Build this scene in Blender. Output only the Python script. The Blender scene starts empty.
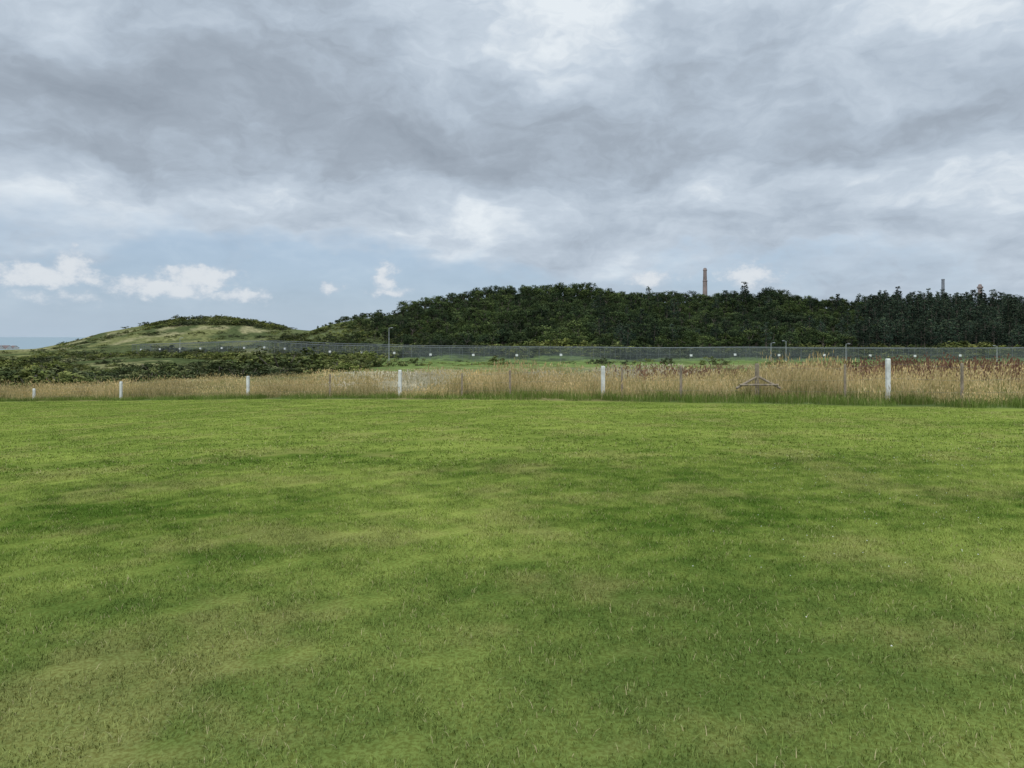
import bpy, math, random
import numpy as np
from mathutils import Vector, Matrix
random.seed(7); rng=np.random.default_rng(7)
F=740.0; HOR=337.0; EYE=1.7
sc=bpy.context.scene
sc.view_settings.view_transform='Standard'; sc.view_settings.look='None'; sc.view_settings.exposure=0
def link(o,parent=None):
    sc.collection.objects.link(o)
    if parent is not None: o.parent=parent
    return o
def empty(name):
    e=bpy.data.objects.new(name,None); return link(e)
# ---------------------------------------------------------------- noise
def _hash(ix,iy,s):
    h=(ix*374761393+iy*668265263+s*1442695041)&0xffffffff
    h=((h^(h>>13))*1274126177)&0xffffffff
    return ((h^(h>>16))&0xffff)/65535.0
def vnoise(x,y,s=0):
    x=np.asarray(x,float);y=np.asarray(y,float)
    ix=np.floor(x).astype(np.int64);iy=np.floor(y).astype(np.int64)
    fx=x-ix;fy=y-iy;fx=fx*fx*(3-2*fx);fy=fy*fy*(3-2*fy)
    a=_hash(ix,iy,s);b=_hash(ix+1,iy,s);c=_hash(ix,iy+1,s);d=_hash(ix+1,iy+1,s)
    return (a*(1-fx)+b*fx)*(1-fy)+(c*(1-fx)+d*fx)*fy
def fbm(x,y,s=0,o=4):
    r=0;a=0.5;t=0
    for i in range(o):
        r=r+a*vnoise(x*2**i,y*2**i,s+i);t+=a;a*=0.5
    return r/t
# ---------------------------------------------------------------- terrain
UG=np.linspace(-2.2,2.2,1200)
def smooth(a,sig):
    if sig<=0: return a
    k=np.exp(-0.5*(np.arange(-40,41)/sig)**2);k/=k.sum()
    return np.convolve(np.pad(a,40,mode='edge'),k,mode='valid')
def tab(dct,sig=3):
    px=np.array(sorted(dct));v=np.array([dct[p] for p in px],float)
    return smooth(np.interp(UG*F+512,px,v),sig)
LD=[];LZ=[]
def line(d,pys=None,z=None,sig=3):
    D=tab(d) if isinstance(d,dict) else (np.full(UG.shape,float(d)) if np.isscalar(d) else d)
    if z is not None: Z=np.full(UG.shape,float(z))
    else: Z=EYE-(tab(pys,sig)-HOR)/F*D
    LD.append(D);LZ.append(Z)
D1=tab({-400:62,0:44,250:36,512:29,700:26,1024:22,1500:18},6)
line(2.0,z=0)
line(D1,{-400:407,0:402,250:399,512:400,700:403,1024:409,1500:422})
line(D1+12,{-400:402,0:395.5,250:390,512:387,700:386,1024:386,1500:388})
line(75,{-400:397,0:391,150:385,250:379,400:375,550:374.5,780:374,1024:373,1500:373})
line(140,{-400:385,0:379,150:371,250:369,400:367.5,550:367.5,780:367,1024:366,1500:366})
line(220,{-400:374,0:366,150:358,250:359,400:360.5,550:360.5,780:361,1024:361,1500:361})
line(300,{-400:368,0:358,100:354,150:353,275:350,400:347,550:345,780:346,1024:348,1500:350})
line(420,{-400:362,0:354,100:350,150:347,230:346,275:340,305:331,330:323,400:313,450:304,500:297,550:294.5,600:297,650:301,700:303,780:304,830:309,900:312,960:308,1024:310,1500:315})
line(500,{-400:359,0:352,60:350,100:346,150:341,230:340,275:338,350:325,450:312,550:306,700:312,1024:325,1500:330})
line(650,{-400:356,0:351.5,30:350,60:344,100:333,130:327,150:324,180:319.5,215:317,240:319,275:327,310:331,400:335,1024:340},sig=2)
line(850,{-400:353,0:350.8,60:350,150:348,300:347,1024:350})
line(1050,z=-12.6)
line(1500,z=-16)
line(60000,z=-16)
LD=np.array(LD);LZ=np.array(LZ)
def height(x,y):
    x=np.asarray(x,float);y=np.asarray(y,float)
    yy=np.maximum(y,0.5);u=np.clip(x/yy,-2.2,2.2)
    out=np.zeros(np.broadcast(x,y).shape)
    Dp=np.interp(u,UG,LD[0]);Zp=np.interp(u,UG,LZ[0])
    for k in range(1,len(LD)):
        Dn=np.interp(u,UG,LD[k]);Zn=np.interp(u,UG,LZ[k])
        t=(yy-Dp)/(Dn-Dp);m=(t>=0)&(t<=1)
        out=np.where(m,Zp+(Zn-Zp)*t,out)
        if k==1: E0=Dn
        Dp,Zp=Dn,Zn
    near=np.clip((yy-E0-1)/25,0,1)
    far=np.clip((yy-150)/200,0,1)*np.clip((1000-yy)/200,0,1)
    out=out+near*np.clip((1000-yy)/200,0,1)*(fbm(x/9,y/9,3)-0.5)*0.6+far*(fbm(x/45,y/45,9)-0.5)*4.5
    out=out+(vnoise(x/11,y/11,5)-0.5)*0.10*np.clip(yy/14-.3,0,1)
    return out
def hz(x,y): return float(height(np.array([x]),np.array([y]))[0])
def edgeD(x,y):
    return np.interp(np.clip(np.asarray(x)/np.maximum(y,0.5),-2.2,2.2),UG,D1)
def W(px,d): return ((px-512)/F*d,d)
def zpx(py,d): return EYE-(py-HOR)/F*d

az=np.concatenate([np.arange(-180,-76,4.0),np.arange(-76,-40,0.5),np.arange(-40,40,0.2),np.arange(40,76,0.5),np.arange(76,180,4.0)])
az=np.radians(az);NA=len(az)
rr=np.concatenate([[0.0],np.geomspace(0.6,1600,430),np.geomspace(1800,60000,14)]);NR=len(rr)
A,R=np.meshgrid(az,rr)
X=R*np.sin(A);Y=R*np.cos(A);Z=height(X,Y)
co=np.stack([X,Y,Z],-1).reshape(-1,3)
i=np.arange(NR-1)[:,None]*NA;j=np.arange(NA)[None,:];j2=(j+1)%NA
quads=np.stack([i+j,i+NA+j,i+NA+j2,i+j2],-1).reshape(-1,4)[:, ::-1]
me=bpy.data.meshes.new('ground')
me.vertices.add(len(co));me.vertices.foreach_set('co',co.ravel())
me.loops.add(quads.size);me.loops.foreach_set('vertex_index',quads.ravel().astype(np.int32))
me.polygons.add(len(quads));me.polygons.foreach_set('loop_start',np.arange(0,quads.size,4,dtype=np.int32))
me.polygons.foreach_set('loop_total',np.full(len(quads),4,dtype=np.int32))
me.update(calc_edges=True)
me.shade_smooth()
# zones
xf,yf=co[:,0],co[:,1];yv=np.maximum(yf,0.5);P=np.clip(xf/yv,-2.2,2.2)*F+512
def ss(a,b,v):
    t=np.clip((v-a)/(b-a),0,1);return t*t*(3-2*t)
E=edgeD(xf,yf)
n1=fbm(xf/14,yf/14,21);n2=fbm(xf/40,yf/40,31);n3=fbm(xf/6,yf/6,41)
col=np.zeros((len(co),4));
def mixc(m,c):
    global col
    m=m[:,None];col[:,:3]=col[:,:3]*(1-m)+np.array(c)*m
mixc(np.ones(len(co)),(0.22,0.195,0.085))
mixc(ss(0.42,0.56,n3),(0.10,0.135,0.045))
mixc(ss(82,96,yf+16*(n1-.5)),(0.155,0.205,0.065))
mixc(ss(85,105,yf)*ss(0.55,0.62,n1),(0.22,0.22,0.10))
mixc(ss(165,185,yf+30*(n1-.5)),(0.145,0.200,0.062))
mixc(ss(165,185,yf)*ss(0.54,0.64,n1),(0.08,0.105,0.04))
left=1-ss(330,400,P+60*(n2-.5))
mixc(left*ss(64,72,yf),(0.075,0.095,0.037))
mixc(left*ss(64,72,yf)*ss(0.48,0.56,n1),(0.19,0.185,0.085))
mixc(ss(232,245,yf)*ss(255,285,P),(0.035,0.050,0.022))
mixc(ss(280,300,yf)*ss(265,290,P)*(1-ss(330,440,P)),(0.11,0.128,0.055))
dune=ss(270,330,yf)*(1-ss(262,300,P))
mixc(dune,(0.165,0.170,0.068))
mixc(dune*ss(0.46,0.56,fbm(xf/22,yf/40,77)),(0.080,0.098,0.040))
mixc(dune*ss(0.55,0.64,fbm(xf/18,yf/30,97))*ss(460,510,yf),(0.27,0.25,0.13))
mixc(ss(640,650,yf)*ss(290,320,P),(0.05,0.06,0.03))
col[:,3]=1-ss(-0.5,0.6,yf-E)
at=me.color_attributes.new('col','FLOAT_COLOR','POINT');at.data.foreach_set('color',col.ravel())
ground=link(bpy.data.objects.new('ground',me))
# ---------------------------------------------------------------- node helpers
def newmat(name):
    m=bpy.data.materials.new(name);m.use_nodes=True;nt=m.node_tree;nt.nodes.clear()
    return m,nt
class G:
    def __init__(s,nt): s.nt=nt;s.N=nt.nodes;s.L=nt.links
    def put(s,inp,v):
        if isinstance(v,bpy.types.NodeSocket): s.L.new(v,inp)
        elif v is not None:
            try: inp.default_value=v
            except Exception: inp.default_value=(v[0],v[1],v[2],1)
    def m(s,op,a,b=None,c=None,clamp=False):
        n=s.N.new('ShaderNodeMath');n.operation=op;n.use_clamp=clamp
        for k,v in enumerate((a,b,c)):
            if v is not None: s.put(n.inputs[k],v)
        return n.outputs[0]
    def v(s,op,a,b=None):
        n=s.N.new('ShaderNodeVectorMath');n.operation=op
        s.put(n.inputs[0],a)
        if b is not None:
            if op=='SCALE': s.put(n.inputs['Scale'],b)
            else: s.put(n.inputs[1],b)
        return n.outputs['Value'] if op in('DOT_PRODUCT','LENGTH') else n.outputs[0]
    def comb(s,x,y,z):
        n=s.N.new('ShaderNodeCombineXYZ')
        for k,v in enumerate((x,y,z)): s.put(n.inputs[k],v)
        return n.outputs[0]
    def noise(s,vec,scale,detail=3,rough=0.5,dist=0.0,color=False,dim='2D'):
        n=s.N.new('ShaderNodeTexNoise');n.noise_dimensions=dim;s.put(n.inputs['Vector'],vec)
        n.inputs['Scale'].default_value=scale;n.inputs['Detail'].default_value=detail
        n.inputs['Roughness'].default_value=rough;n.inputs['Distortion'].default_value=dist
        return n.outputs['Color' if color else 'Fac']
    def mr(s,v,a,b,c=0.0,d=1.0,smooth=True):
        n=s.N.new('ShaderNodeMapRange');n.interpolation_type='SMOOTHSTEP' if smooth else 'LINEAR'
        for k,val in enumerate((v,a,b,c,d)): s.put(n.inputs[k],val)
        return n.outputs[0]
    def mix(s,f,a,b,mode='MIX'):
        n=s.N.new('ShaderNodeMix');n.data_type='RGBA';n.blend_type=mode
        s.put(n.inputs[0],f)
        for k,val in ((6,a),(7,b)):
            if isinstance(val,tuple) and len(val)==3: val=(*val,1)
            s.put(n.inputs[k],val)
        return n.outputs[2]
    def gray(s,v): return s.comb(v,v,v)
def lawn_color(g,pos):
    a=g.noise(pos,0.33,3,0.65)
    b=g.noise(pos,2.3,3,0.75)
    mv=g.N.new('ShaderNodeMapping');g.put(mv.inputs['Vector'],pos)
    mv.inputs['Rotation'].default_value=(0,0,math.radians(-24));mv.inputs['Scale'].default_value=(0.07,0.8,1)
    c=g.noise(mv.outputs[0],1.0,2,0.55)
    f=g.m('MULTIPLY_ADD',a,1.25,g.m('MULTIPLY_ADD',b,1.0,g.m('MULTIPLY',c,0.65)))
    f=g.mr(f,1.13,1.82,0,1,False)
    c1=g.mix(f,(0.080,0.142,0.022),(0.278,0.342,0.076))
    sp=g.N.new('ShaderNodeSeparateXYZ');g.put(sp.inputs[0],pos)
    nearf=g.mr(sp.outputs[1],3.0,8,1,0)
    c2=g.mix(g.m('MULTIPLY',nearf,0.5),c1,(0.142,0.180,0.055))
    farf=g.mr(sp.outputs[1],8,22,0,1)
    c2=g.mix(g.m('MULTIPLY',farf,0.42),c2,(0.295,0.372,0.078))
    d=g.noise(g.v('ADD',pos,(31,17,0)),0.6,3,0.7)
    dead=g.mr(d,0.48,0.68)
    c3=g.mix(g.m('MULTIPLY',dead,0.38),c2,(0.33,0.305,0.115))
    return c3
# ground mat
m,nt=newmat('ground_mat');g=G(nt)
geo=g.N.new('ShaderNodeNewGeometry').outputs['Position']
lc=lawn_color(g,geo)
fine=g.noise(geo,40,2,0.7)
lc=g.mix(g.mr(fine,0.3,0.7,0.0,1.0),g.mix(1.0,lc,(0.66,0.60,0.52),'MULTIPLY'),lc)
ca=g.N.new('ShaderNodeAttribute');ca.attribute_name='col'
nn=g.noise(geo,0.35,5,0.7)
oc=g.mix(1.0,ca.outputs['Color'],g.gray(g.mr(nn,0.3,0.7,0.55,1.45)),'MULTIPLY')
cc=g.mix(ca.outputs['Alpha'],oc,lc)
bs=g.N.new('ShaderNodeBsdfDiffuse');g.put(bs.inputs['Color'],cc)
o=g.N.new('ShaderNodeOutputMaterial');g.L.new(bs.outputs[0],o.inputs[0])
me.materials.append(m)
def foliage_mat(name,stops,trans=0.3,objvar=0.0,lawn=False,posvar=0.0):
    m,nt=newmat(name);g=G(nt)
    t=g.N.new('ShaderNodeAttribute');t.attribute_name='tone';tone=t.outputs['Fac']
    if not lawn:
        r=g.N.new('ShaderNodeValToRGB');cr=r.color_ramp
        while len(cr.elements)<len(stops): cr.elements.new(0.5)
        for e,(p,c) in zip(cr.elements,stops): e.position=p;e.color=(*c,1)
        g.L.new(tone,r.inputs[0]);c=r.outputs[0]
    geo=g.N.new('ShaderNodeNewGeometry').outputs['Position']
    if lawn:
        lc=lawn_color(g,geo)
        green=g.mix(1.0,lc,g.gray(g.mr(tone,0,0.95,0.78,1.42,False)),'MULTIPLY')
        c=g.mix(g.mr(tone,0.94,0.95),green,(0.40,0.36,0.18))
    if objvar>0:
        oi=g.N.new('ShaderNodeObjectInfo')
        c=g.mix(1.0,c,g.gray(g.mr(oi.outputs['Random'],0,1,1-objvar,1+objvar,False)),'MULTIPLY')
    if posvar>0:
        pn=g.noise(geo,0.028,4,0.65)
        c=g.mix(1.0,c,g.mix(g.mr(pn,0.35,0.65),(1-posvar,1-posvar*0.9,1-posvar*0.6),(1+posvar*1.1,1+posvar,1-posvar*0.1)),'MULTIPLY')
    d=g.N.new('ShaderNodeBsdfDiffuse');g.put(d.inputs[0],c)
    o=g.N.new('ShaderNodeOutputMaterial')
    if trans>0:
        tr=g.N.new('ShaderNodeBsdfTranslucent');g.put(tr.inputs[0],c)
        mx=g.N.new('ShaderNodeMixShader');mx.inputs[0].default_value=trans
        g.L.new(d.outputs[0],mx.inputs[1]);g.L.new(tr.outputs[0],mx.inputs[2]);g.L.new(mx.outputs[0],o.inputs[0])
    else: g.L.new(d.outputs[0],o.inputs[0])
    return m
def simple_mat(name,c,rough=0.7,metal=0,nscale=8,var=0.2):
    m,nt=newmat(name);g=G(nt)
    tc=g.N.new('ShaderNodeTexCoord').outputs['Object']
    n=g.noise(tc,nscale,5,0.65,dim='3D')
    cc=g.mix(1.0,tuple(c),g.gray(g.mr(n,0.3,0.7,1-var,1+var)),'MULTIPLY')
    b=g.N.new('ShaderNodeBsdfPrincipled');g.put(b.inputs['Base Color'],cc)
    b.inputs['Roughness'].default_value=rough;b.inputs['Metallic'].default_value=metal
    o=g.N.new('ShaderNodeOutputMaterial');g.L.new(b.outputs[0],o.inputs[0]);return m
# ---------------------------------------------------------------- blades
class MB:
    def __init__(s): s.v=[];s.f=[];s.t=[];s.n=0;s.mi=[]
    def add(s,verts,faces,tone,mi=0):
        s.v.extend(verts);s.f.extend([tuple(a+s.n for a in f) for f in faces])
        s.t.extend([tone]*len(verts) if np.isscalar(tone) else tone);s.n+=len(verts);s.mi.extend([mi]*len(faces))
    def mesh(s,name,mats):
        me=bpy.data.meshes.new(name);me.from_pydata(s.v,[],s.f)
        a=me.attributes.new('tone','FLOAT','POINT');a.data.foreach_set('value',s.t)
        for m in mats: me.materials.append(m)
        me.polygons.foreach_set('material_index',s.mi);me.update();return me
def blade(mb,x,y,h,w,a,lean,tone,mi=0,la=None):
    la=a if la is None else la
    px,py=-math.sin(a)*w/2,math.cos(a)*w/2;lx,ly=math.cos(la)*lean,math.sin(la)*lean
    mb.add([(x-px,y-py,0),(x+px,y+py,0),(x+lx*.35-px*.8,y+ly*.35-py*.8,h*.62),(x+lx*.35+px*.8,y+ly*.35+py*.8,h*.62),(x+lx,y+ly,h)],
           [(0,1,3,2),(2,3,4)],tone,mi)
R_=random.random;U=random.uniform
lawnmat=foliage_mat('lawn_blade_mat',[],0.0,0.0,lawn=True)
def lawnpatch(name,size,n,h0,h1,w0,w1):
    mb=MB()
    cl=[(U(-.5,.5)*size,U(-.5,.5)*size) for _ in range(int(n/14))]
    for k in range(n):
        if R_()<0.45:
            c=random.choice(cl);x=c[0]+random.gauss(0,.03);y=c[1]+random.gauss(0,.03)
        else: x,y=U(-.5,.5)*size,U(-.5,.5)*size
        h=U(h0,h1)*(0.7+0.5*R_());t=R_()
        a=U(0,6.28)
        blade(mb,x,y,h,U(w0,w1),a,h*U(0.3,1.6),t,0,a+U(-.4,.4))
    return mb.mesh(name,[lawnmat])
fineP=[lawnpatch('lawn_patch',1.0,3500,0.014,0.032,0.0022,0.0045) for _ in range(5)]
coarseP=[lawnpatch('lawn_patch_far',2.0,2200,0.015,0.030,0.008,0.015) for _ in range(4)]
LG=empty('lawn_grass')
def place(mesh,x,y,parent,s=(1,1,1),rot=None,tilt=True,dz=0,z=None,n=None):
    o=bpy.data.objects.new(mesh.name,mesh)
    q=n.to_track_quat('Z','Y').to_matrix().to_4x4() if (tilt and n is not None) else Matrix.Identity(4)
    o.matrix_world=Matrix.Translation((x,y,(hz(x,y) if z is None else z)+dz))@q@Matrix.Rotation(U(0,6.28) if rot is None else rot,4,'Z')@Matrix.Diagonal((*s,1))
    sc.collection.objects.link(o);o.parent=parent;return o
def lawnfill(pts,meshes):
    p=np.array(pts);e=.6
    z=height(p[:,0],p[:,1]);gx=(height(p[:,0]+e,p[:,1])-height(p[:,0]-e,p[:,1]))/(2*e);gy=(height(p[:,0],p[:,1]+e)-height(p[:,0],p[:,1]-e))/(2*e)
    for k in range(len(p)):
        place(random.choice(meshes),p[k,0],p[k,1],LG,rot=random.randint(0,3)*math.pi/2+U(-.04,.04),z=z[k],n=Vector((-gx[k],-gy[k],1)).normalized())
pts=[]
for yy in np.arange(1.6,11.5,.98):
    lim=0.76*yy+1.2
    pts+=[(xx,yy) for xx in np.arange(-lim,lim,.98)]
lawnfill(pts,fineP)
pts=[]
for yy in np.arange(12.2,60,1.97):
    lim=0.76*yy+2
    pts+=[(xx,yy) for xx in np.arange(-lim,lim,1.97) if yy<float(edgeD(xx,yy))-0.4]
lawnfill(pts,coarseP)
# clover flowers
wm=simple_mat('clover_white',(0.62,0.64,0.55),0.8,0,30,0.1)
mb=MB()
for c in range(26):
    px=U(760,1010);d=U(5,15) ;cx,cy=W(px,d)
    for k in range(random.randint(2,9)):
        x=cx+random.gauss(0,.6);y=cy+random.gauss(0,.6);z=hz(x,y)+U(.02,.03);r=U(.004,.0065)
        vs=[(x+r*math.cos(t*1.0472),y+r*math.sin(t*1.0472),z) for t in range(6)]+[(x,y,z+r)]
        mb.add(vs,[(t,(t+1)%6,6) for t in range(6)],0.5)
link(bpy.data.objects.new('clover_flowers',mb.mesh('clover_flowers',[wm])))
# ---------------------------------------------------------------- hay
haymat=foliage_mat('hay_mat',[(0,(0.10,0.150,0.035)),(0.3,(0.21,0.23,0.07)),(0.5,(0.44,0.355,0.16)),(0.8,(0.67,0.525,0.27)),(1,(0.80,0.67,0.40))],0.2,0.28)
fringemat=foliage_mat('fringe_mat',[(0,(0.10,0.165,0.03)),(0.3,(0.19,0.25,0.06)),(0.6,(0.38,0.34,0.15)),(1,(0.62,0.52,0.30))],0.2,0.25)
dockmat=foliage_mat('dock_mat',[(0,(0.125,0.070,0.048)),(0.6,(0.225,0.125,0.085)),(1,(0.36,0.235,0.155))],0,0.32)
palemat=foliage_mat('thistle_mat',[(0,(0.16,0.20,0.09)),(0.5,(0.50,0.45,0.30)),(1,(0.80,0.74,0.60))],0,0.2)
def head(mb,x,y,z,w,l,tone,mi=0,lean=0.0):
    a=U(0,3.14)
    for q in (a,a+1.57):
        dx,dy=math.cos(q)*w/2,math.sin(q)*w/2
        mb.add([(x,y,z-l*.5),(x+dx,y+dy,z-l*.1),(x+lean*l,y,z+l*.5),(x-dx,y-dy,z-l*.1)],[(0,1,2,3)],tone,mi)
def haypatch(name,n,h0,h1,green,headp=0.5,r=0.8,t0=.42,t1=1.0,mats=None):
    mb=MB();wind=U(0,.3)
    for k in range(n):
        q=r*math.sqrt(R_());a=U(0,6.28);x,y=q*math.cos(a),q*math.sin(a)
        if R_()<green:
            h=U(h0,h1)*U(.4,.75);blade(mb,x,y,h,U(.010,.018),U(0,6.28),h*U(.2,.8),U(0,.35))
        else:
            h=h0+(h1-h0)*R_()**1.6;t=U(t0,t1);ln=h*U(.05,.5);la=wind+random.gauss(0,.9);ba=U(0,6.28)
            blade(mb,x,y,h,U(.006,.0105),ba,ln,t*.95,0,la)
            if R_()<headp: head(mb,x+ln*math.cos(la),y+ln*math.sin(la),h,U(.02,.04),U(.08,.18),t,0,.2)
    return mb.mesh(name,mats or [haymat])
hayA=[haypatch('hay_patch',290,.38,1.05,.33,.55) for _ in range(5)]
hayB=[haypatch('hay_patch_low',260,.24,.65,.56,.45) for _ in range(4)]
fringe=[haypatch('fringe_patch',260,.18,.48,.90,.2,.7,.42,.8,[fringemat]) for _ in range(3)]
pale=[haypatch('pale_patch',220,.5,.85,.3,.95,.8,.6,1.0,[palemat]) for _ in range(2)]
def dockpatch(n):
    mb=MB()
    for k in range(n):
        x,y=random.gauss(0,.6),random.gauss(0,.6);h=U(.6,1.25);t=R_()
        blade(mb,x,y,h,.016,U(0,6.28),U(0,.12),t)
        for j in range(8):
            z=h*(0.40+0.60*j/7);head(mb,x+U(-.07,.07),y+U(-.07,.07),z,U(.035,.075),U(.08,.16),min(1,t*.7+U(0,.3)))
    return mb.mesh('dock_patch',[dockmat])
docks=[dockpatch(12) for _ in range(4)]
HG=empty('hay_grass');DK=empty('dock_plants');TH=empty('thistle_plants')
for (e0,e1,st,s) in ((0.2,2.4,.8,.85),(1.9,6,1.0,1.0),(6,18,1.75,1.45),(18,60,3.0,2.2)):
    for yy in np.arange(14,130,st):
        lim=min(.95*yy+4,105)
        for xx in np.arange(-lim,lim,st):
            x=xx+U(-.5,.5)*st;y=yy+U(-.5,.5)*st
            e=y-float(edgeD(x,y))
            if e<e0 or e>=e1 or y>98: continue
            px=x/y*F+512
            if px<330 and y>74+6*R_(): continue
            if 330<px<780 and y>76+6*R_(): continue
            gn=float(fbm(x/4,y/4,61,3))
            hs=(0.30+1.25*gn)*(0.84 if px<500 else 1.04)
            if e>18: hs*=.55 if px<790 else .8
            if e0<1:
                if e>1.3 and R_()<.35: place(random.choice(hayB),x,y,HG,(s,s,hs),tilt=False);continue
                place(random.choice(fringe),x,y,HG,(s,s,U(.7,1.3)*(.8 if px<500 else 1.15)),tilt=False);continue
            if px>600:
                dn=float(fbm(x/7,y/7,88,2))
                if px>800 and e>8:
                    if dn>.36 and R_()<.75:
                        place(random.choice(docks),x,y,DK,(min(s,1.7),min(s,1.7),U(.9,1.2) if e<18 else U(1.0,1.3)),tilt=False)
                    if e>12: hs*=.9
                elif px<=800 and e>12 and dn>.48 and R_()<.6:
                    place(random.choice(docks),x,y,DK,(min(s,1.5),min(s,1.5),U(.7,.95)),tilt=False)
            if e>4 and 330<px<700 and float(vnoise(x/8,y/5,99))>.58 and R_()<.55:
                place(random.choice(pale),x,y,TH,(s,s,hs*1.1),tilt=False);continue
            place(random.choice(hayB if (gn<.46 or R_()<.28) else hayA),x,y,HG,(s,s,hs*U(.75,1.2)),tilt=False)
# ---------------------------------------------------------------- trees & bushes
barkm=simple_mat('bark',(0.12,0.10,0.08),0.9,0,3,0.3)
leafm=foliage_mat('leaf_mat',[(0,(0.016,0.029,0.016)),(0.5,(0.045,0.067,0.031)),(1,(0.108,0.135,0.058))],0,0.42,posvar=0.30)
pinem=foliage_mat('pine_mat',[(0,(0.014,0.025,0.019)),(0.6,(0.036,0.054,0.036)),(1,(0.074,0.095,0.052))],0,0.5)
bushm=foliage_mat('bush_mat',[(0,(0.032,0.046,0.02)),(0.5,(0.088,0.108,0.042)),(1,(0.18,0.185,0.082))],0,0.5,posvar=0.42)
def tube(mb,p0,p1,r0,r1,mi,n=6):
    p0,p1=Vector(p0),Vector(p1);z=(p1-p0).normalized();x=z.orthogonal().normalized();y=z.cross(x)
    vs=[tuple(p+(x*math.cos(2*math.pi*k/n)+y*math.sin(2*math.pi*k/n))*r) for p,r in ((p0,r0),(p1,r1)) for k in range(n)]
    mb.add(vs,[(k,(k+1)%n,n+(k+1)%n,n+k) for k in range(n)],.3,mi)
def clump(mb,c,rad,n,s0,s1,tone,flat=0.8):
    for k in range(n):
        d=Vector((random.gauss(0,1),random.gauss(0,1),random.gauss(0,1)*flat));d=d.normalized()*rad*(R_()**.4)
        p=Vector(c)+d;nr=(d.normalized()+Vector((U(-1,1),U(-1,1),U(-.3,1.2)))*.8).normalized()
        a=nr.orthogonal().normalized();a.rotate(Matrix.Rotation(U(0,6.28),3,nr));b=nr.cross(a);s=U(s0,s1)
        mb.add([tuple(p-a*s),tuple(p+b*s*.6),tuple(p+a*s),tuple(p-b*s*.7)],[(0,1,2,3)],max(0,min(1,tone+U(-.12,.12)+.3*d.z/rad)))  # leaf tone lightens toward the clump top: light and shade put into colour
def broad(h,r):
    mb=MB();tube(mb,(0,0,-1),(0,0,h*.5),.22,.14,1)
    for k in range(24):
        a=U(0,6.28);e=U(-.5,1.0);q=U(.4,.9)
        c=(math.cos(a)*r*q*math.sqrt(max(0,1-e*e*.8)),math.sin(a)*r*q*math.sqrt(max(0,1-e*e*.8)),h*.56+e*h*.34)
        if k<7: tube(mb,(0,0,h*U(.25,.48)),c,.1,.04,1,4)
        clump(mb,c,h*U(.10,.17),26,.15,.31,U(.0,.6)+.35*max(0,e))  # higher clumps start lighter, light from above put into their tone
    return mb.mesh('broadleaf',[leafm,barkm])
def pine(h,r):
    mb=MB();lx,ly=U(-.6,.6),U(-.6,.6);tube(mb,(0,0,-1),(lx,ly,h*.93),.2,.05,1)
    tiers=8
    for t in range(tiers):
        f=t/(tiers-1);z=h*(.32+.62*f);rt=r*(1-f*.78)**.65
        for k in range(5 if f<.7 else 4):
            a=U(0,6.28);q=rt*U(.2,1.0);c=(lx*f+math.cos(a)*q,ly*f+math.sin(a)*q,z+U(-.7,.5))
            if k<3: tube(mb,(lx*f,ly*f,z-.3),c,.06,.02,1,4)
            clump(mb,c,U(.6,.95) if f<.8 else .55,16,.13,.29,U(.05,.6)+.3*f,.55)  # tone lightens up the tiers, painting in the top light
    return mb.mesh('pine',[pinem,barkm])
def bush(h,r):
    mb=MB()
    for k in range(3): tube(mb,(0,0,-.3),(U(-.5,.5)*r,U(-.5,.5)*r,h*.6),.05,.02,1,4)
    for k in range(20):
        a=U(0,6.28);q=r*math.sqrt(R_())*.95;z=h*(.05+.78*R_()*math.sqrt(max(.05,1-(q/r)**2)))
        clump(mb,(math.cos(a)*q,math.sin(a)*q,z),h*U(.13,.24),34,.06,.14,U(.05,.95))
    return mb.mesh('bush',[bushm,barkm])
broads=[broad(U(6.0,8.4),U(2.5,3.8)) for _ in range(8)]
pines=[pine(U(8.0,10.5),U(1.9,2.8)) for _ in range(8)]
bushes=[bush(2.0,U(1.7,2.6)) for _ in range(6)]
WD=empty('woodland')
cnt=0
st=5.1
for yy in np.arange(256,465,st):
    for xx in np.arange(-0.35*yy,0.95*yy,st):
        x=xx+U(-.5,.5)*st;y=yy+U(-.5,.5)*st;px=x/y*F+512
        if px<285+50*float(vnoise(x/15,y/15,5)) : continue
        if y<(258 if px>330 else 300) : continue
        if y<320 and px<440 and R_()<.6: continue
        if px<430 and float(vnoise(x/18,y/18,55))>.60+.0025*(px-330): continue
        ispine = (px>835+60*float(vnoise(y/12,x/12,6))) or (px>560 and y<400 and R_()<.08)
        if y>440 and R_()<.5: continue
        big=0.58+.66*float(fbm(x/13,y/13,15,2))
        ramp=min(1,max(.3,(px-260)/190))
        s=big*ramp*U(.65,1.2)
        if ispine:
            gp=float(fbm(x/9,y/9,25,2))
            if y>385 and gp<.34: continue
            s=(.42+1.05*gp)*U(.78,1.2)
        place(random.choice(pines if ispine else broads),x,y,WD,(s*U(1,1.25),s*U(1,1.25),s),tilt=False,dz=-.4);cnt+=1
print('trees',cnt)
SB=empty('scrub')
def scat(n,p0,p1,d0,d1,s0,s1,thr,seed,sc_=9,flat=.7):
    c=0
    for k in range(n):
        d=math.sqrt(U(d0*d0,d1*d1));px=U(p0,p1);x,y=W(px,d)
        if y<edgeD(x,y)+10: continue
        nv=float(fbm(x/sc_,y/sc_,seed,3))
        if nv<thr: continue
        s=U(s0,s1)*(0.55+.8*max(0,nv-thr)/.3)
        place(random.choice(bushes),x,y,SB,(s*U(1,1.7),s*U(1,1.7),s*flat*U(.7,1.25)),tilt=False,dz=-.1);c+=1
    return c
scat(1500,-200,365,76,215,.6,1.4,.43,200,16)
scat(500,-250,240,215,330,.8,1.5,.42,210,14)
scat(260,-150,290,330,560,.9,1.6,.50,220,20)
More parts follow.
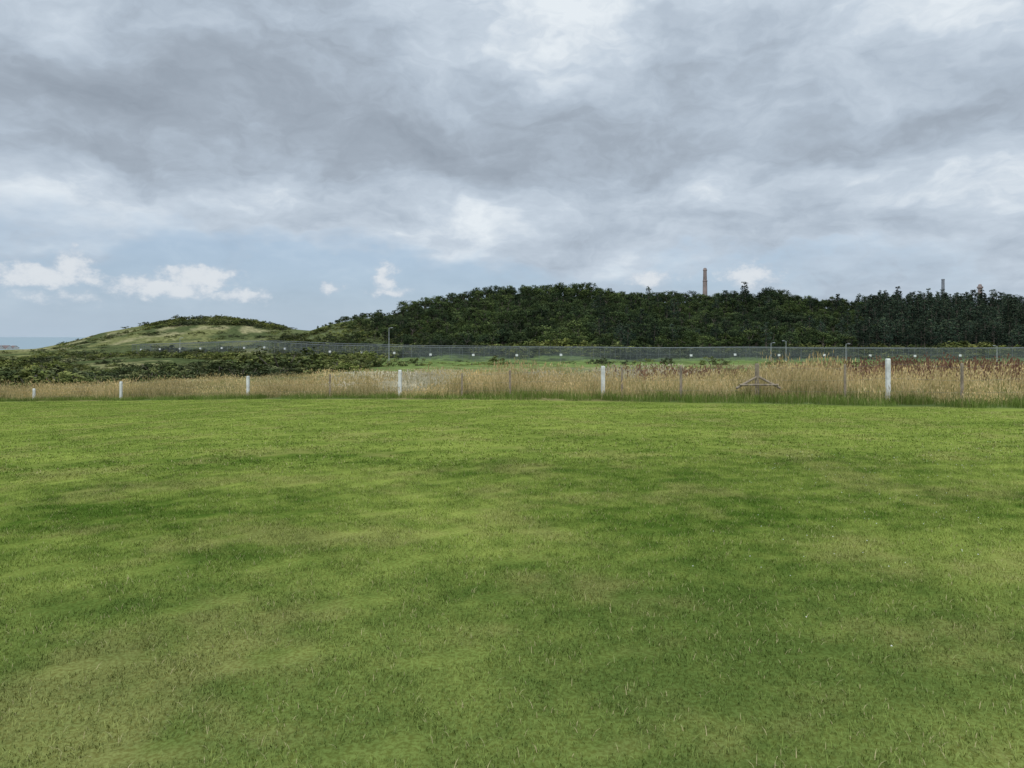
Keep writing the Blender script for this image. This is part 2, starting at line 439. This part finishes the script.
scat(420,146,280,590,662,1.2,2.1,.38,230,22)
scat(240,60,290,500,640,.9,1.8,.48,231,22)
scat(420,275,430,240,400,.8,1.6,.32,240)
scat(700,290,1040,236,264,1.0,1.9,.30,241)
scat(60,400,1000,150,205,.5,.8,.50,250,12)
for px,d,s in ((378,150,1.3),(388,152,1.5),(418,155,1.1),(497,168,1.2),(600,172,1.0),(668,168,1.0),(712,165,1.2),(722,166,.9),(335,140,1.5),(345,145,1.2),(312,150,1.6),(250,170,1.6),(276,168,1.4)):
    x,y=W(px,d);place(random.choice(bushes),x,y,SB,(s*1.2,s*1.2,s),tilt=False)
# ---------------------------------------------------------------- fence in the grass
whitem=simple_mat('white_paint',(0.72,0.73,0.70),0.6,0,5,0.2)
woodm=simple_mat('weathered_wood',(0.28,0.23,0.17),0.9,0,6,0.35)
wirem=simple_mat('galvanised_wire',(0.3,0.31,0.32),0.5,0.7,5,0.1)
PF=empty('post_and_wire_fence')
def boxm(name,x,y,z0,z1,w,mat,parent,taper=.02,ang=0):
    mb=MB();h=w/2;t=h-taper
    vs=[];
    for (z,q) in ((z0,h),(z1-.04,h),(z1,t)):
        for (a,b) in ((-1,-1),(1,-1),(1,1),(-1,1)):
            vs.append((x+(a*math.cos(ang)-b*math.sin(ang))*q,y+(a*math.sin(ang)+b*math.cos(ang))*q,z))
    fs=[(0,1,5,4),(1,2,6,5),(2,3,7,6),(3,0,4,7),(4,5,9,8),(5,6,10,9),(6,7,11,10),(7,4,8,11),(8,9,10,11)]
    mb.add(vs,fs,.5);return link(bpy.data.objects.new(name,mb.mesh(name,[mat])),parent)
def tubeo(name,p0,p1,r0,r1,mat,parent,n=8):
    mb=MB();tube(mb,p0,p1,r0,r1,0,n)
    k=len(mb.v)//2;mb.f.append(tuple(range(k,2*k)));mb.mi.append(0)
    return link(bpy.data.objects.new(name,mb.mesh(name,[mat])),parent)
posts=[(34,388.5,1,.12),(121,381.5,1,.12),(248,376,1,.125),(330,374,0,.08),(400,370,1,.14),(462,373,0,.07),(510,370,0,.08),(603,366,1,.14),(622,367,0,.07),(681,365,0,.08),(757,363.5,0,.13),(845,364,0,.07),(888,358.5,1,.125),(962,363,0,.07),(1075,354,1,.125),(1160,355,0,.08),(-70,396,1,.12)]
tops=[]
for px,py,wh,w in sorted(posts):
    u=(px-512)/F;d=float(np.interp(u,UG,D1))+1.8;x,y=u*d,d;zt=zpx(py,d)
    boxm('post',x,y,hz(x,y)-.4,zt,w,whitem if wh else woodm,PF,.015,U(-.2,.2));tops.append((x,y,zt,hz(x,y)))
    if px==757:
        for s in(-1,1):
            tubeo('strut',(x+s*.8,y-.15,zpx(388,d)),(x+s*.05,y-.08,zpx(377,d)),.045,.04,woodm,PF)
        tubeo('rail',(x-.7,y-.2,zpx(384.5,d)),(x+.7,y-.2,zpx(384.5,d)),.035,.035,woodm,PF)
for a,b in zip(tops[:-1],tops[1:]):
    for f in(.12,.45,.75):
        tubeo('wire',(a[0],a[1],a[2]*(1-f)+a[3]*f),(b[0],b[1],b[2]*(1-f)+b[3]*f),.003,.003,wirem,PF,4)
# ---------------------------------------------------------------- security fence
steel=simple_mat('galvanised_steel',(0.18,0.20,0.21),0.6,0.2,2,0.15)
polem=simple_mat('lamp_pole_grey',(0.36,0.38,0.39),0.5,0.1,2,0.1)
m,nt=newmat('mesh_panel');g=G(nt)
tp=g.N.new('ShaderNodeBsdfTransparent');df=g.N.new('ShaderNodeBsdfDiffuse');df.inputs[0].default_value=(0.15,0.175,0.185,1)
ws=g.N.new('ShaderNodeTexCoord').outputs['Object']
nz=g.noise(ws,.08,3,.5)
mx=g.N.new('ShaderNodeMixShader');g.put(mx.inputs[0],g.mr(nz,.3,.7,.12,.30));g.L.new(tp.outputs[0],mx.inputs[1]);g.L.new(df.outputs[0],mx.inputs[2])
o=g.N.new('ShaderNodeOutputMaterial');g.L.new(mx.outputs[0],o.inputs[0]);meshm=m
signm=simple_mat('sign_white',(0.78,0.8,0.8),0.5,0,3,0.05)
def secfence(pts,H,signs):
    par=empty('security_fence')
    P=[W(*p) for p in pts];line_=[]
    for a,b in zip(P[:-1],P[1:]):
        L=math.hypot(b[0]-a[0],b[1]-a[1]);n=max(1,int(L/3))
        for k in range(n): t=k/n;line_.append((a[0]+(b[0]-a[0])*t,a[1]+(b[1]-a[1])*t))
    line_.append(P[-1]);xs=np.array(line_);zs=height(xs[:,0],xs[:,1])
    if len(zs)>85: zs=smooth(zs,3)
    pb=MB();mb=MB();tb=MB();sb=MB()
    for k,(x,y) in enumerate(line_):
        z=zs[k];tube(pb,(x,y,z-.6),(x,y,z+H),.045,.045,0,4)
        if k+1<len(line_):
            x2,y2=line_[k+1];z2=zs[k+1]
            mb.add([(x,y,z-.3),(x2,y2,z2-.3),(x2,y2,z2+H-.2),(x,y,z+H-.2)],[(0,1,2,3)],.5)
            tube(tb,(x,y,z+H),(x2,y2,z2+H),.09,.09,0,6)
            tube(tb,(x,y,z+H*.5),(x2,y2,z2+H*.5),.03,.03,0,4)
        if signs and k%4==2 and R_()<.85:
            w=.36;h0=z+H*U(.38,.45);h1=h0+.6
            sb.add([(x-w,y-.12,h0),(x+w,y-.12,h0),(x+w,y-.12,h1),(x-w,y-.12,h1),(x-w,y-.08,h0),(x+w,y-.08,h0),(x+w,y-.08,h1),(x-w,y-.08,h1)],[(0,1,2,3),(7,6,5,4),(3,2,6,7),(0,4,5,1),(0,3,7,4),(1,5,6,2)],.5)
    for nme,q,mt in(('posts',pb,steel),('mesh_panels',mb,meshm),('top_rail',tb,steel)): link(bpy.data.objects.new(nme,q.mesh(nme,[mt])),par)
    if signs: link(bpy.data.objects.new('signs',sb.mesh('signs',[signm])),par)
secfence([(132,300),(180,282),(250,262),(330,232),(420,218),(550,212),(680,214),(790,214),(870,214),(960,212),(1080,205)],4.0,True)
secfence([(140,316),(182,296),(252,276),(335,246),(420,231),(550,225),(680,227),(790,227),(875,227),(965,225),(1085,218)],4.0,False)
def lamp(px,py,d,side=1,full=True):
    par=empty('street_lamp');x,y=W(px,d);z=hz(x,y);zt=zpx(py,d)
    tubeo('pole',(x,y,z-.3),(x,y,zt),.13,.08,polem,par);tubeo('arm',(x,y,zt-.05),(x+side*.8,y,zt+.1),.04,.04,polem,par)
    mb=MB();a=x+side*.5;b=x+side*1.1
    mb.add([(a,y-.15,zt),(b,y-.15,zt+.05),(b,y+.15,zt+.05),(a,y+.15,zt),(a,y-.12,zt+.16),(b,y-.08,zt+.15),(b,y+.08,zt+.15),(a,y+.12,zt+.16)],[(3,2,1,0),(4,5,6,7),(0,1,5,4),(1,2,6,5),(2,3,7,6),(3,0,4,7)],.5)
    link(bpy.data.objects.new('head',mb.mesh('head',[polem])),par)
for a in((389,328,215,1),(771,343,205,1),(786,341,208,-1),(846,344,204,1),(997,346,200,-1),(180,338,275,1)): lamp(*a)
# ---------------------------------------------------------------- chimneys
def brick(name,c1,c2):
    m,nt=newmat(name);g=G(nt);tc=g.N.new('ShaderNodeTexCoord').outputs['Object']
    b=g.N.new('ShaderNodeTexBrick');g.put(b.inputs['Vector'],tc);b.inputs['Scale'].default_value=1.2
    b.inputs['Color1'].default_value=(*c1,1);b.inputs['Color2'].default_value=(*c2,1);b.inputs['Mortar'].default_value=(.3,.28,.26,1)
    n=g.noise(tc,.15,4,.6,dim='3D');c=g.mix(1.0,b.outputs[0],g.gray(g.mr(n,.3,.7,.75,1.2)),'MULTIPLY')
    p=g.N.new('ShaderNodeBsdfPrincipled');g.put(p.inputs['Base Color'],c);p.inputs['Roughness'].default_value=.9
    o=g.N.new('ShaderNodeOutputMaterial');g.L.new(p.outputs[0],o.inputs[0]);return m
redb=brick('red_brick',(.26,.20,.19),(.32,.24,.22));conc=simple_mat('concrete',(.22,.23,.25),.9,0,.2,.2)
def chimney(name,px,py,d,profile,mat,n=12):
    x,y=W(px,d);z0=hz(x,y)-1;zt=zpx(py,d);H=zt-z0;mb=MB();vs=[];fs=[]
    for z,r in profile:
        zz=zt+z if z<=0 else z0
        for k in range(n): a=2*math.pi*(k+.5)/n;vs.append((x+r*math.cos(a),y+r*math.sin(a),zz))
    L=len(profile)
    for i_ in range(L-1):
        for k in range(n): fs.append((i_*n+k,i_*n+(k+1)%n,(i_+1)*n+(k+1)%n,(i_+1)*n+k))
    mb.add(vs,fs,.5);link(bpy.data.objects.new(name,mb.mesh(name,[mat])))
chimney('brick_chimney',705,268,760,[(1,3.0),(-14,2.2),(-13.8,2.5),(-13,2.5),(-12.8,2.0),(-3,1.75),(-2.8,2.1),(-1.6,2.1),(-1.4,1.7),(0,1.45),(0,1.0),(-4,1.0)],redb)
chimney('concrete_chimney',943,279,900,[(1,2.9),(-10,1.9),(-1.5,1.75),(-1.3,2.0),(-.2,2.0),(0,1.8),(0,1.3),(-4,1.3)],conc)
chimney('brick_chimney',980,284,820,[(1,3.2),(-9,2.2),(-5.5,2.2),(-4.5,3.1),(-3,3.1),(-2.6,2.1),(-.6,1.6),(0,.5)],redb,8)
# ---------------------------------------------------------------- distant houses
housew=simple_mat('render_wall',(.55,.52,.48),.9,0,.5,.1);roofm=simple_mat('slate_roof',(.18,.13,.12),.8,0,.5,.2);darkm=simple_mat('window_glass',(.05,.06,.07),.2,0,1,.1)
def house(px,d,w,dep,h,ang):
    par=empty('distant_house');x,y=W(px,d);z=hz(x,y)
    def T(p): return (x+p[0]*math.cos(ang)-p[1]*math.sin(ang),y+p[0]*math.sin(ang)+p[1]*math.cos(ang),z+p[2])
    a,b=w/2,dep/2
    mb=MB();mb.add([T(p) for p in((-a,-b,-1),(a,-b,-1),(a,b,-1),(-a,b,-1),(-a,-b,h),(a,-b,h),(a,b,h),(-a,b,h),(-a,0,h+2.4),(a,0,h+2.4))],[(0,1,5,4),(1,2,6,9,5),(2,3,7,6),(3,0,4,8,7)],.5)
    link(bpy.data.objects.new('walls',mb.mesh('walls',[housew])),par)
    mb=MB();mb.add([T(p) for p in((-a-.3,-b-.4,h-.2),(a+.3,-b-.4,h-.2),(a+.3,0,h+2.55),(-a-.3,0,h+2.55),(a+.3,b+.4,h-.2),(-a-.3,b+.4,h-.2))],[(0,1,2,3),(3,2,4,5)],.5)
    link(bpy.data.objects.new('roof',mb.mesh('roof',[roofm])),par)
    mb=MB()
    for k in range(3):
        for zz in(1,):
            c=-a+w*(k+.5)/3;mb.add([T(p) for p in((c-.5,-b-.03,zz),(c+.5,-b-.03,zz),(c+.5,-b-.03,zz+1.2),(c-.5,-b-.03,zz+1.2))],[(0,1,2,3)],.5)
    link(bpy.data.objects.new('windows',mb.mesh('windows',[darkm])),par)
for px,d,w in((-40,840,12),(-18,835,9),(-2,830,9),(6,838,11),(14,845,8)): house(px,d,w,7,3.2,U(-.5,.5))
# ---------------------------------------------------------------- sea
mb=MB();mb.add([(-60000,690,-12),(60000,690,-12),(60000,60000,-12),(-60000,60000,-12)],[(0,1,2,3)],.5)
m,nt=newmat('sea_mat');g=G(nt)
b=g.N.new('ShaderNodeBsdfPrincipled');b.inputs['Base Color'].default_value=(.24,.32,.36,1);b.inputs['Roughness'].default_value=.5
n=g.noise(g.N.new('ShaderNodeNewGeometry').outputs['Position'],.05,4,.6)
bp=g.N.new('ShaderNodeBump');bp.inputs['Distance'].default_value=1.5;g.put(bp.inputs['Height'],n);g.L.new(bp.outputs[0],b.inputs['Normal'])
o=g.N.new('ShaderNodeOutputMaterial');g.L.new(b.outputs[0],o.inputs[0])
link(bpy.data.objects.new('sea',mb.mesh('sea',[m])))
# ---------------------------------------------------------------- sky
SUNEL,SUNAZ=math.radians(52),math.radians(200)
w=bpy.data.worlds.new('World');sc.world=w;w.use_nodes=True;nt=w.node_tree;nt.nodes.clear();g=G(nt)
sky=g.N.new('ShaderNodeTexSky');sky.sky_type='NISHITA';sky.sun_disc=False;sky.sun_elevation=SUNEL;sky.sun_rotation=SUNAZ
dirv=g.N.new('ShaderNodeTexCoord').outputs['Generated']
sp=g.N.new('ShaderNodeSeparateXYZ');g.put(sp.inputs[0],dirv);dx,dy,dz=sp.outputs
azn=g.m('ARCTAN2',dx,dy);el=g.m('ARCSINE',dz)
q=g.m('ADD',g.m('MAXIMUM',dz,0),.18)
pl=g.comb(g.m('DIVIDE',dx,q),g.m('DIVIDE',dy,q),0)
ae=g.comb(azn,el,0)
def warped(vec,sx,sy,ax,ay,det):
    n=g.noise(g.v('MULTIPLY',vec,(sx,sy,1)),1.0,det,.6,0,True)
    va=g.N.new('ShaderNodeVectorMath');va.operation='MULTIPLY_ADD'
    g.put(va.inputs[0],g.v('SUBTRACT',n,(.5,.5,.5)));va.inputs[1].default_value=(ax,ay,0);g.put(va.inputs[2],vec);return va.outputs[0]
aw=warped(ae,5,9,.20,.12,4)
def blob(vec,px,py,sx,sy,k=1.75):
    u=(px-512)/F;v=(HOR-py)/F;a=math.atan(u);e=math.atan(v*math.cos(a))
    mp=g.N.new('ShaderNodeMapping');g.put(mp.inputs['Vector'],vec)
    fx,fy=F/sx/k,F/sy/k
    mp.inputs['Scale'].default_value=(fx,fy,0);mp.inputs['Location'].default_value=(-a*fx,-e*fy,0)
    gr=g.N.new('ShaderNodeTexGradient');gr.gradient_type='SPHERICAL'
    g.L.new(mp.outputs[0],gr.inputs[0]);return gr.outputs['Fac']
B=0.62
nb=g.noise(pl,1.5,6,.58);nf=g.noise(g.v('MULTIPLY',aw,(8,17,1)),1.0,7,.58)
B=g.m('MULTIPLY_ADD',g.m('SUBTRACT',nb,.5),.80,B)
B=g.m('MULTIPLY_ADD',g.m('SUBTRACT',nf,.5),.85,B)
for (px,py,sx,sy,am) in ((110,120,250,60,-.30),(340,90,190,70,-.22),(470,150,120,45,-.20),(830,145,160,32,-.32),(940,225,170,40,-.12),
    (590,8,120,36,.48),(100,30,80,28,.24),(900,30,220,40,.14),(150,212,300,38,.24),(440,210,220,36,.06),(900,176,150,24,.38),(690,70,80,26,-.16)):
    B=g.m('MULTIPLY_ADD',blob(aw,px,py,sx,sy),am,B)
r=g.N.new('ShaderNodeValToRGB');cr=r.color_ramp
st_=[(0,(.285,.335,.40)),(.3,(.36,.42,.495)),(.5,(.44,.515,.605)),(.75,(.56,.64,.73)),(1,(.78,.84,.89))]
while len(cr.elements)<len(st_): cr.elements.new(.5)
for e,(p,c) in zip(cr.elements,st_): e.position=p;e.color=(*c,1)
g.put(r.inputs[0],B);cl=r.outputs[0]
nish=g.mix(1.0,sky.outputs[0],(.10,.10,.10),'MULTIPLY')
blue=g.mix(.70,nish,(.38,.52,.70))
gap=g.m('MULTIPLY_ADD',blob(aw,60,300,260,55),1.1,g.m('MULTIPLY',blob(aw,330,300,200,36),.9))
gap=g.m('MULTIPLY_ADD',blob(aw,700,285,240,26),.6,gap)
gap=g.m('ADD',gap,g.m('SUBTRACT',nf,.5))
cl=g.mix(g.m('MULTIPLY',g.mr(gap,.15,.8),.75),cl,blue)
a2=warped(ae,26,40,.040,.028,4)
cf=g.noise(g.v('MULTIPLY',ae,(40,60,1)),1.0,6,.65)
cum=None
for(px,py,sx,sy,am) in((46,277,36,8,1),(72,264,13,14,1),(162,287,40,9,.95),(197,279,30,10,1),(240,296,26,7,.75),(384,277,11,12,.85),(394,292,20,6,.7),(328,288,14,6,.65),(650,278,28,8,.65),(750,275,28,11,.8),(55,297,48,6,.5)):
    t=g.m('MULTIPLY',blob(a2,px,py,sx,sy),am*1.35);cum=t if cum is None else g.m('MAXIMUM',cum,t)
cm=g.mr(g.m('MULTIPLY_ADD',g.m('SUBTRACT',cf,.5),1.0,cum),.22,.85)
ccol=g.mix(g.mr(g.m('MULTIPLY_ADD',cf,.8,g.m('MULTIPLY',cum,.4)),.40,.85),(.50,.575,.67),(.75,.785,.82))
cl=g.mix(g.m('MULTIPLY',cm,.85),cl,ccol)
cl=g.mix(g.mr(el,.0,.07,.5,0),cl,(.47,.57,.67))
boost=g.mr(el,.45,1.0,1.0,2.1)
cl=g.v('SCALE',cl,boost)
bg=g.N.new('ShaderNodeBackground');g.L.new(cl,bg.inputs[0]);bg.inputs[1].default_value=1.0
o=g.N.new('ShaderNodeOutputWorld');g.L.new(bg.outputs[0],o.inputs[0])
sl=bpy.data.lights.new('sun','SUN');sl.energy=1.4;sl.angle=math.radians(18);sl.color=(1,.96,.9)
so=link(bpy.data.objects.new('sun',sl))
sd=Vector((math.sin(SUNAZ)*math.cos(SUNEL),math.cos(SUNAZ)*math.cos(SUNEL),math.sin(SUNEL)))
so.rotation_euler=sd.to_track_quat('Z','Y').to_euler()
# ---------------------------------------------------------------- camera
cd=bpy.data.cameras.new('camera');cd.sensor_width=36;cd.lens=F/1024*36;cd.shift_y=-(384-HOR)/1024
cd.clip_start=.05;cd.clip_end=100000
co_=link(bpy.data.objects.new('camera',cd));co_.location=(0,0,EYE);co_.rotation_euler=(math.pi/2,0,0);sc.camera=co_
